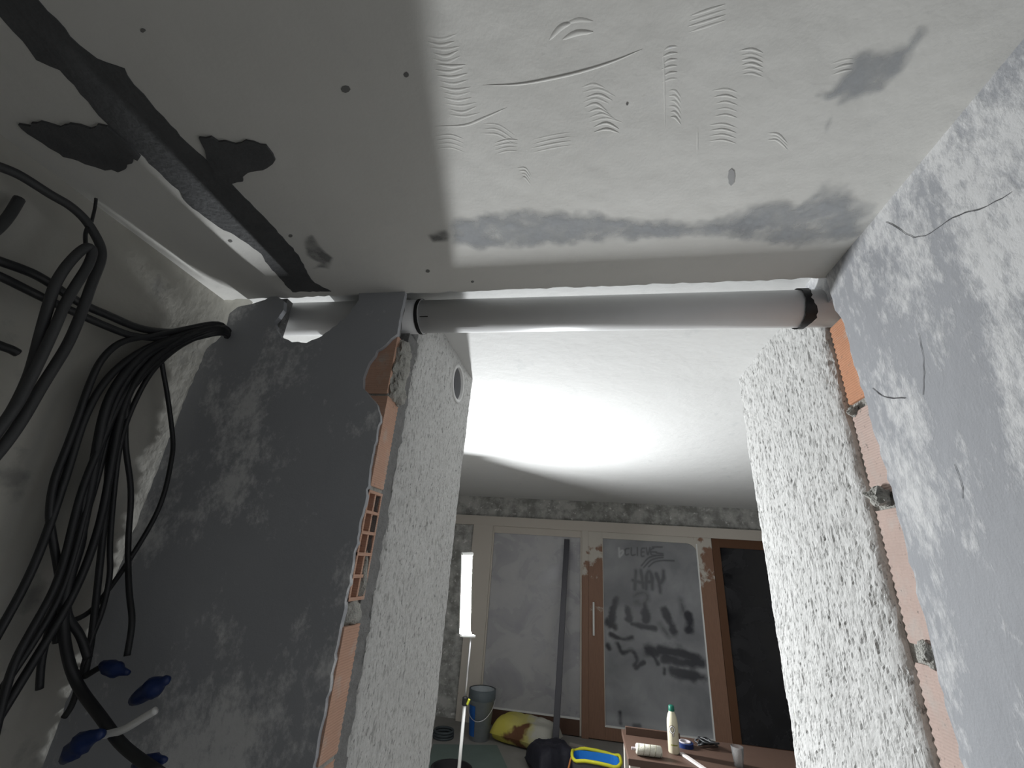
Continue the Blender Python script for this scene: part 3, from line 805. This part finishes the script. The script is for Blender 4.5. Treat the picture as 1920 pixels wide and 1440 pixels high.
# ------------------------------------------------------------------ things in the far room
# dark bar leaning on the first far door
b0, b1 = at(1040, 1418, 2, 0.0), at(1063, 1012, 1, YB - .075)
b0 = Vector((b0.x, b0.y, 0.0))
mb = MB(); mb.bar(b0, b1, .065, .05, up=(0, 1, 0)); o = mb.build('leaning_bar', plain('dark_grey_profile', (.055, .053, .064), .4, .4, var=.1), bevel=.004)
tag(o, 'long dark grey bar leaning against dusty glass door', 'bar')

# bucket
bx = at(893, 1393, 2, 0.0); c = Vector((bx.x, bx.y + .12, 0))
bk = empty('bucket', c); tag(bk, 'pale grey plastic bucket with blue stripe and wire handle by the wall', 'bucket')
Hb = .44; ra, rb = .105, .135
mb = MB(); mb.lathe([(ra, 0), (rb, Hb * .8), (rb + .008, Hb * .8), (rb + .008, Hb * .86), (rb, Hb * .86), (rb + .004, Hb), (rb - .006, Hb), (rb - .008, Hb * .8), (ra - .008, .01)], c, 32); mb.build('pail', plain('bucket_plastic', (.36, .39, .41), .5, .35), bk, smooth=True)
mb = MB(); mb.lathe([(rb + .009, Hb * .80), (rb + .012, Hb * .84), (rb + .012, Hb + .005), (rb - .004, Hb + .006)], c, 32); mb.f = mb.f[:-2]; mb.build('rim_band', plain('dark_rim', (.10, .12, .13), .5), bk, smooth=True)
mb = MB(); vs = []
for k in range(7):
    t = math.radians(205 + k * 8)
    for h in (.04, Hb * .70):
        q = ra + (rb - ra) * h / (Hb * .8) + .003; vs.append((c.x + q * math.cos(t), c.y + q * math.sin(t), h))
mb.add(vs, [(2 * k, 2 * k + 2, 2 * k + 3, 2 * k + 1) for k in range(6)]); mb.build('blue_stripe', plain('blue_print', (.02, .10, .34), .5), bk)
pts = [c + Vector(((rb + .014) * math.cos(t), -(rb + .014) * abs(math.sin(t)) - .02 * math.sin(t), Hb * .82 - .17 * math.sin(t))) for t in [math.pi * k / 16 for k in range(17)]]
mb = MB(); mb.tube(pts, .004, 6); mb.build('wire_handle', M_CHROME, bk, smooth=True)

# cement bag: soft pillow, yellow towards one end
def pillow(name, c, sx, sy, sz, rz, mat, parent=None, seed=1, pinch=.35, n=(26, 16)):
    nx, ny = n; top, bot = [], []
    u = np.linspace(-1, 1, nx); v = np.linspace(-1, 1, ny); U, Vv = np.meshgrid(u, v)
    hgt = np.clip((1 - np.abs(U) ** 5), 0, 1) ** .30 * np.clip((1 - np.abs(Vv) ** 4), 0, 1) ** .4
    wr = (fbm((U + 3) * 3.1, (Vv + 3) * 3, seed) - .5) * .28 * hgt
    X = U * sx / 2; Y = Vv * sy / 2 * (1 - .06 * (np.abs(U) < .3))
    ca, sa = math.cos(rz), math.sin(rz)
    def pack(Z): return np.stack([c[0] + X * ca - Y * sa, c[1] + X * sa + Y * ca, c[2] + Z], -1).reshape(-1, 3)
    A = pack(sz * (pinch + (1 - pinch) * hgt + wr)); B = pack(sz * pinch * (1 - hgt))
    mb = MB(); F = []
    for i in range(ny - 1):
        for j in range(nx - 1):
            q = (i * nx + j, i * nx + j + 1, (i + 1) * nx + j + 1, (i + 1) * nx + j); F.append(q)
    mb.add(A, F); mb.add(B, [q[::-1] for q in F])
    return mb.build(name, mat, parent, smooth=True)
a = Mat('printed_paper_sack')
tc = a.n.new('ShaderNodeTexCoord'); sx_ = a.n.new('ShaderNodeSeparateXYZ'); a.L(tc.outputs['Generated'], sx_.inputs[0])
f = a.math('ADD', sx_.outputs[0], a.math('MULTIPLY', a.noise(9, 4), .35))
c1_ = a.ramp(f, [(.35, (.50, .44, .08)), (.70, (.46, .42, .16)), (.82, (.44, .43, .38))])
k = a.math('ADD', sx_.outputs[1], a.math('MULTIPLY', a.noise(7, 3), .15))
br = a.ramp(k, [(.24, 0), (.27, 1), (.33, 1), (.36, 0)])
br2 = a.math('MULTIPLY', br, a.ramp(sx_.outputs[0], [(.10, 0), (.14, 1), (.55, 1), (.6, 0)]))
a.color(a.mix(br2, c1_, (.13, .06, .03))).rough(.7, .25).bump(a.noise(30, 4), .004)
p = at(978, 1408, 2, 0); o = pillow('cement_sack', (p.x + .02, p.y + .20, 0.0), .66, .42, .22, -.32, a.m); tag(o, 'yellow and grey paper cement sack lying on the floor', 'sack')
# grey-green board on the floor
q = [at(x, y, 2, .012) for x, y in ((812, 1396), (932, 1398), (952, 1442), (800, 1442))]
q[2] += (q[2] - q[1]) * 1.4; q[3] += (q[3] - q[0]) * 1.4
mb = MB(); mb.add([(v.x, v.y, .001) for v in q] + [(v.x, v.y, .016) for v in q], [(3, 2, 1, 0), (4, 5, 6, 7), (0, 1, 5, 4), (1, 2, 6, 5), (2, 3, 7, 6), (3, 0, 4, 7)])
o = mb.build('floor_board', plain('green_board', (.13, .17, .155), .7, .25, var=.2, scale=4)); tag(o, 'grey-green board lying flat on the floor below the bucket', 'board')
# coiled dark hose by the wall
p = at(826, 1391, 2, 0); mb = MB()
for k, (R, h) in enumerate(((.10, .012), (.10, .036), (.075, .014), (.098, .060), (.076, .040))):
    mb.tube([Vector((p.x - .01 + R * math.cos(t), p.y + .12 + R * math.sin(t), h)) for t in [2 * math.pi * i / 20 for i in range(21)]], .0125, 8, cap=False)
o = mb.build('hose_coil', plain('dark_rubber', (.05, .06, .065), .6), smooth=True); tag(o, 'dark coiled rubber hose on the floor beside pale pier', 'hose')
# black rubber tub in front of the board
p = at(855, 1432, 2, .20); c = Vector((p.x, p.y - .14, .017)); mb = MB()
mb.lathe([(.11, 0), (.15, .19), (.165, .19), (.165, .205), (.143, .205), (.105, .012)], c, 32); o = mb.build('rubber_tub', plain('black_rubber', (.012, .012, .014), .6), smooth=True); tag(o, 'black rubber tub standing behind the lamp pole', 'tub')
# black sports bag with a white mark
p = at(1036, 1405, 2, .14); c = Vector((p.x, p.y - .1, 0))
bag = pillow('black_bag', (c.x, c.y, 0), .40, .36, .22, .5, plain('black_nylon', (.022, .022, .032), .6, .3, var=.3, scale=9, bump=.004), None, 4, .3)
tag(bag, 'soft black nylon bag with a small white mark beside the sack', 'bag')
mb = MB(); y0 = c.y - .175
for (xa, za, xb, zb) in ((-.05, .155, -.035, .12), (-.02, .115, .0, .155), (.0, .155, .012, .135)):
    mb.bar((c.x + xa, y0, za), (c.x + xb, y0, zb), .012, .004, up=(0, 1, 0))
mb.build('white_mark', M_WHITE, bag)
# tool tote: yellow rim, blue inside
p = at(1118, 1420, 1, 4.55); c = Vector((p.x, 4.55, 0)); t = empty('tool_tote', c); tag(t, 'open tool tote with yellow rim and bright blue lining', 'tool bag')
zt = p.z; hw, hd = .20, .13
mb = MB()
def ring(hx, hy, z, n=28): return [(c.x + hx * math.copysign(abs(math.cos(a)) ** .5, math.cos(a)), c.y + hy * math.copysign(abs(math.sin(a)) ** .5, math.sin(a)), z) for a in [2 * math.pi * k / n for k in range(n)]]
R = ring(hw * .92, hd * .9, .002) + ring(hw, hd, zt); mb.add(R, [tuple(range(28))] + [(k, (k + 1) % 28, 28 + (k + 1) % 28, 28 + k) for k in range(28)]); mb.build('tote_body', plain('dark_canvas', (.05, .05, .055), .8), t)
mb = MB(); R = ring(hw * .93, hd * .9, zt - .002) + ring(hw * .90, hd * .86, zt - .055) + [(c.x, c.y, zt - .03)]
mb.add(R, [(k, (k + 1) % 28, 28 + (k + 1) % 28, 28 + k) for k in range(28)] + [(28 + k, 28 + (k + 1) % 28, 56) for k in range(28)]); mb.build('blue_lining', plain('blue_lining', (.02, .19, .55), .6), t)
mb = MB(); rg = [Vector(v) + Vector((0, 0, .008 * math.sin(i))) for i, v in enumerate(ring(hw, hd, zt))]; mb.tube(rg + [rg[0]], .013, 8, cap=False); mb.build('yellow_rim', plain('yellow_webbing', (.52, .50, .03), .6), t, smooth=True)
mb = MB(); mb.tube(catmull([c + Vector((-hw, -.03, zt)), c + Vector((-hw - .02, -.05, zt - .06)), c + Vector((-hw - .07, -.06, .03))], 5), .008, 6); mb.build('carry_strap', plain('orange_webbing', (.42, .16, .05), .7), t, smooth=True)
# small rubbish between them
p = at(1056, 1408, 2, .03); o = lump('crumpled_paper', (p.x, p.y, .040), (.075, .05, .042), plain('grey_paper', (.42, .40, .40), .8), None, 3, amp=.5, sub=2); tag(o, 'crumpled grey paper on the floor beside the black bag', 'paper')
q0, q1 = at(1068, 1395, 2, .012), at(1096, 1402, 2, .012); mb = MB(); mb.bar(q0, q1, .035, .022); o = mb.build('wood_offcut', plain('pale_wood', (.40, .36, .33), .7), bevel=.002); tag(o, 'pale wood offcut lying at the foot of the far door', 'offcut')
p = at(1071, 1425, 2, .08); o = MB().box(p.x + .06, p.x + .16, p.y - .08, p.y + .10, 0, .10).build('cardboard_box', plain('brown_card', (.10, .055, .05), .8), bevel=.006); tag(o, 'small dark brown box on the floor behind the tool tote', 'box')

# ------------------------------------------------------------------ work table with small things on it
ZT = .70
fl_, bl_ = at(1178, 1422, 2, ZT), at(1172, 1384, 2, ZT)
tx0, ty0, ty1 = fl_.x, fl_.y, fl_.y + .52
tx1 = tx0 + 1.5
tb = empty('work_table', ((tx0 + tx1) / 2, (ty0 + ty1) / 2, 0)); tag(tb, 'old dark wooden work table in front of the far doors', 'table')
MB().box(tx0, tx1, ty0, ty1, ZT - .035, ZT).build('table_top', M_TABLE, tb, bevel=.003)
MB().box(tx0 + .05, tx1 - .05, ty0 + .03, ty0 + .05, ZT - .16, ZT - .035).build('apron', M_DKWOOD, tb)
MB().box(tx0 + .05, tx1 - .05, ty1 - .05, ty1 - .03, ZT - .16, ZT - .035).build('apron', M_DKWOOD, tb)
for x in (tx0 + .01, tx1 - .07):
    for y in (ty0 + .02, ty1 - .08):
        MB().box(x, x + .06, y, y + .06, 0, ZT - .035).build('leg', M_FRAME2, tb, bevel=.003)
MB().box(tx0 + .02, tx0 + .38, ty1 - .11, ty1 - .09, ZT, ZT + .045).build('back_board', M_TABLE, tb, bevel=.002)
# bottle
p = at(1264, 1412, 2, ZT); c = Vector((p.x, p.y, ZT)); bt = empty('glue_bottle', c); tag(bt, 'cream plastic bottle with green cap and printed emblem on the table', 'bottle')
mb = MB(); mb.lathe([(.030, .0), (.034, .006), (.034, .15), (.032, .175), (.024, .205), (.018, .214), (.018, .222)], c, 28); mb.build('bottle_body', plain('cream_plastic', (.55, .51, .38), .4, .4, var=.06), bt, smooth=True)
mb = MB(); mb.lathe([(.018, .220), (.0185, .222), (.0175, .248), (.012, .252)], c, 24); mb.build('cap', plain('green_plastic', (.01, .12, .08), .45), bt, smooth=True)
def onb(t, h, r=.0352): return Vector((c.x + r * math.sin(t), c.y - r * math.cos(t), ZT + h))
for rr_, w, mt, nm in ((.0350, .011, plain('brown_print', (.07, .03, .02), .5), 'emblem_outline'), (.0358, .005, M_WHITE, 'emblem')):
    P = [onb(-.25 + .42 * math.cos(t), .128 + .017 * math.sin(t), rr_) for t in [2 * math.pi * k / 16 for k in range(17)]]
    mb = MB(); 
    P2 = [onb(-.05, .118, rr_), onb(-.10, .105, rr_), onb(-.16, .092, rr_)]
    for Q in (P, P2):
        n = len(Q); vs = []
        for i, v in enumerate(Q):
            d = (Q[min(i + 1, n - 1)] - Q[max(i - 1, 0)]).normalized(); out = Vector((v.x - c.x, v.y - c.y, 0)).normalized(); s = d.cross(out) * w / 2
            vs += [v + s, v - s]
        mb.add(vs, [(2 * i, 2 * i + 1, 2 * i + 3, 2 * i + 2) for i in range(n - 1)])
    mb.build(nm, mt, bt)
mb = MB(); vs = [onb(t, h, .0346) for h in (.045, .052) for t in (-.6, -.3, 0, .3, .6)]; mb.add(vs, [(k, k + 1, 6 + k, 5 + k) for k in range(4)]); mb.build('print_line', plain('olive_print', (.2, .2, .05), .5), bt)
# roller sleeve
r0, r1 = at(1193, 1404, 2, ZT + .03), at(1241, 1410, 2, ZT + .03); mb = MB(); ax = (r1 - r0).normalized(); R = .029
mb.tube([r0 - ax * .002, r0 + ax * .004, r1 - ax * .006, r1], [R * .8, R, R, R * .75], 24); ro = mb.build('paint_roller', plain('cream_fleece', (.60, .58, .50), .95, .1, var=.1, scale=80, bump=.003), smooth=True); tag(ro, 'cream paint roller sleeve lying on the table', 'roller')
mb = MB(); u = Vector((0, 0, 1)); s = ax.cross(u).normalized(); u = s.cross(ax)
L = (r1 - r0).length; mb.tube([r0 + ax * (L * (.05 + .9 * k / 60)) + (s * math.cos(k * .42) + u * math.sin(k * .42)) * (R + .0003) for k in range(61)], .0016, 5); mb.build('spiral_seam', plain('olive_seam', (.22, .21, .14), .8), ro)
mb = MB(); mb.tube([r0 - ax * .03, r0], .008, 10); mb.build('core_end', plain('mauve_core', (.4, .35, .36), .6), ro)
# roll of blue tape with a pale core
p = at(1286, 1402, 2, ZT); c = Vector((p.x, p.y + .02, ZT)); mb = MB(); mb.lathe([(.052, 0), (.052, .024), (.036, .024), (.036, .0)], c, 32); mb.f = mb.f[:-2]; tp = mb.build('tape_roll', M_BLUE, smooth=False); tag(tp, 'roll of blue tape lying on the table beside the bottle', 'tape')
mb = MB(); mb.lathe([(.036, .001), (.036, .030), (.030, .030), (.030, .001)], c, 32); mb.f = mb.f[:-2]; mb.build('core', plain('pale_core', (.45, .42, .44), .7), tp)
# tangled black wire
r = random.Random(2)
p = at(1327, 1404, 2, ZT); mb = MB(); pts = []
for k in range(26): pts.append(Vector((p.x + .075 * math.cos(k * 1.1) * r.uniform(.4, 1), p.y + .03 + .06 * math.sin(k * 1.35) * r.uniform(.4, 1), ZT + .008 + r.uniform(0, .035))))
mb.tube(catmull(pts, 5), .0055, 6); o = mb.build('wire_tangle', M_CABLE, smooth=True); tag(o, 'tangle of black wire lying on the table', 'wire')
# putty knife / pale stick
q0, q1 = at(1277, 1412, 2, ZT + .007), at(1318, 1440, 2, ZT + .007); q1 = q0 + (q1 - q0) * 1.25; mb = MB(); mb.bar(q0, q1, .026, .012); o = mb.build('stir_stick', plain('pale_stick', (.50, .46, .44), .6), bevel=.002); tag(o, 'pale flat stirring stick lying across the table edge', 'stick')
# clear plastic cup
g = Mat('clear_plastic'); g.color((.8, .8, .8)).rough(.1, .5); g.b.inputs['Transmission Weight'].default_value = .85; g.b.inputs['IOR'].default_value = 1.1
p = at(1386, 1438, 2, ZT); c = Vector((p.x, p.y, ZT)); mb = MB(); mb.lathe([(.026, .0), (.036, .10), (.034, .10), (.024, .004)], c, 24); o = mb.build('plastic_cup', g.m, smooth=True); tag(o, 'clear plastic cup on the table in front of the brown door', 'cup')

# ------------------------------------------------------------------ cables on the left
def surf(x, y, s):
    """point a little in front of the corner of left wall and partition, s = share of the way"""
    d = MC.T @ np.array([(x - 960) / FPX, (y - 720) / FPX, 1])
    t = XL / d[0]
    if d[1] > 0: t = min(t, YP / d[1])
    if d[2] > 0: t = min(t, (ZC - EYE) / d[2])
    p = d * t * s; return Vector((p[0], p[1], p[2] + EYE))
def cable(px, w, label, s=.95, s1=None, mat=None, group=None, ends=None, name='cable'):
    n = len(px); s1 = s if s1 is None else s1
    P = [surf(x, y, s + (s1 - s) * i / (n - 1)) for i, (x, y) in enumerate(px)]
    if ends: P = [Vector(e) for e in ends] + P
    P = catmull(P, 6)
    # soften the fold at the corner
    for _ in range(3): P = [P[0]] + [(P[i - 1] + P[i] * 2 + P[i + 1]) / 4 for i in range(1, len(P) - 1)] + [P[-1]]
    o = MB(); o.tube(P, w * .68, 10); o = o.build(name, mat or M_CABLE, smooth=True)
    tag(o, label, 'cable', group); return o
HL = [(-1.160, 1.30, EYE + .56), (-1.160, 1.10, EYE + .605)]       # through the hole beside the partition
def hole(k): return [(HL[0][0] + .006 * (k % 3), HL[0][1], HL[0][2] + .010 * (k % 4)), (HL[1][0] + .005 * (k % 3), HL[1][1], HL[1][2] + .008 * (k % 4) - .01)]
BL = 'black cable of the bundle hanging from the hole beside the partition'
BG = 'bundle of black cables in the left corner'
cable([(-40, 300), (0, 313), (40, 330), (95, 365), (130, 385), (160, 412), (181, 445), (190, 468), (188, 492), (172, 532), (155, 580), (130, 640), (100, 690), (75, 730), (40, 790), (0, 845), (-50, 900)], .014, 'grey conduit running along the ceiling corner then bending steeply down', .965, .86, M_CABLE2)
cable([(-20, 830), (20, 775), (48, 720), (62, 680), (76, 625), (90, 575), (105, 530), (130, 492), (160, 464), (174, 470), (164, 500), (142, 535), (122, 570), (104, 612), (82, 660), (60, 705), (28, 765), (-30, 840)], .0135, 'dark grey conduit bent into a tall narrow loop on the left wall', .90, .87, M_CABLE2)
cable([(418, 610), (340, 622), (270, 618), (205, 592), (150, 568), (100, 535), (60, 512), (0, 490), (-60, 470)], .014, 'upper of two cables crossing the left wall into the hole', .96, .95, None, None, hole(0))
cable([(418, 618), (340, 632), (260, 632), (205, 614), (150, 590), (80, 558), (0, 518), (-60, 495)], .013, 'lower of two cables crossing the left wall into the hole', .955, .95, None, None, hole(1))
cable([(165, 425), (160, 440), (161, 462)], .006, 'thin wire tie at the top of the conduit loop', .93, .90)
cable([(180, 372), (178, 390), (172, 415)], .005, 'thin stray wire end below the ceiling patch', .97, .95)
cable([(-40, 630), (0, 648), (20, 655), (33, 662)], .013, 'short cut cable stub on the left wall', .97, .97)
cable([(-30, 450), (0, 425), (20, 400), (36, 373)], .014, 'short dark conduit slanting across the upper left wall', .96, .98, M_CABLE2)
bund = [
 ([(418, 607), (350, 616), (285, 630), (230, 640), (192, 672), (168, 720), (147, 780), (125, 840), (102, 900), (93, 960), (98, 1005), (108, 1060), (115, 1115), (112, 1160), (106, 1205)], .011, .93),
 ([(418, 625), (350, 640), (305, 655), (305, 690), (313, 735), (324, 820), (321, 865), (300, 950), (247, 1043), (200, 1110), (165, 1150), (120, 1170)], .0085, .95),
 ([(418, 622), (345, 640), (290, 665), (252, 705), (238, 760), (235, 835), (246, 920), (240, 1020), (242, 1110), (248, 1165), (238, 1230)], .0095, .94),
 ([(418, 618), (350, 632), (295, 655), (250, 700), (222, 765), (206, 845), (199, 945), (186, 1070), (172, 1195), (158, 1268)], .0105, .93),
 ([(418, 615), (350, 630), (280, 655), (230, 705), (196, 770), (172, 900), (150, 1010), (128, 1090), (118, 1170), (138, 1270), (190, 1345), (232, 1400), (300, 1450)], .015, .90),
 ([(418, 612), (345, 626), (270, 655), (205, 705), (160, 780), (128, 880), (84, 1010), (46, 1098), (-10, 1200)], .012, .93),
 ([(418, 612), (345, 632), (275, 668), (222, 740), (190, 840), (160, 960), (120, 1100), (62, 1205), (-20, 1325)], .010, .91),
 ([(418, 616), (345, 636), (280, 680), (236, 750), (214, 840), (188, 980), (140, 1110), (60, 1245), (-20, 1375)], .012, .90),
 ([(418, 620), (350, 642), (290, 690), (250, 760), (226, 830), (214, 920), (206, 1020), (206, 1080), (190, 1150), (170, 1200), (140, 1310), (120, 1345)], .009, .925),
 ([(418, 620), (350, 640), (280, 690), (225, 760), (178, 860), (156, 930), (155, 1010), (132, 1085), (125, 1150), (150, 1190), (165, 1235)], .012, .91),
 ([(418, 614), (340, 634), (262, 690), (212, 780), (182, 900), (130, 1060), (92, 1180), (78, 1240), (74, 1292)], .010, .92),
 ([(418, 612), (330, 640), (245, 720), (190, 830), (150, 930), (112, 1080), (60, 1180), (20, 1260), (-20, 1420)], .011, .895),
]
OWN = {0: 'black cable bowing widest over the cream side wall then ending in mid-air', 1: 'thin black cable bowing out widest over the grey partition', 2: 'black cable hanging straight down the partition to a bare cut end',
       4: 'thickest black cable of the bundle sweeping under the white cable', 10: 'black cable of the bundle with a short cut end against the side wall'}
for k, (px, w, s) in enumerate(bund):
    cable(px, w, OWN.get(k, BL), .955, s, None, None if k in OWN else BG, hole(k))
# taped cable ends
LBT = 'cable end wrapped in blue tape at the foot of the black bundle'
def taped(px, L, w, label, s, rz, blue=M_BLUE):
    a, b = surf(*px[0], s), surf(*px[1], s); d = (b - a); mb = MB()
    r_ = random.Random(int(px[0][0])); side = Vector((r_.uniform(-1, 1), r_.uniform(-.5, 0), r_.uniform(-1, 1))) * w * .5
    P = [a + d * (k / 9) + side * math.sin(math.pi * k / 9) for k in range(10)]
    mb.tube(P, [w * q * r_.uniform(.8, 1.15) for q in (.45, .7, .85, .95, 1, .95, .8, .62, .5, .3)], 9)
    o = mb.build('taped_cable_end', blue, smooth=True); tag(o, label, 'cable end', 'blue taped cable ends at the foot of the bundle' if label == LBT else None)
    return o
taped([(192, 1245), (242, 1262)], 0, .016, 'blue taped cable end with a short black lead, on the partition', .925, 0); taped([(248, 1315), (318, 1272)], 0, .020, LBT, .93, 0); taped([(120, 1425), (195, 1375)], 0, .020, 'blue taped end touching the tip of the white cable', .88, 0); taped([(250, 1436), (312, 1425)], 0, .016, LBT, .92, 0)
cable([(160, 1268), (190, 1250), (205, 1250)], .009, 'short black lead into the blue taped end', .93, .925)
w_ = cable([(292, 1332), (270, 1345), (246, 1360), (222, 1372), (190, 1378)], .011, 'short white cable lying over the thickest black cable', .91, .90, M_WHITE)
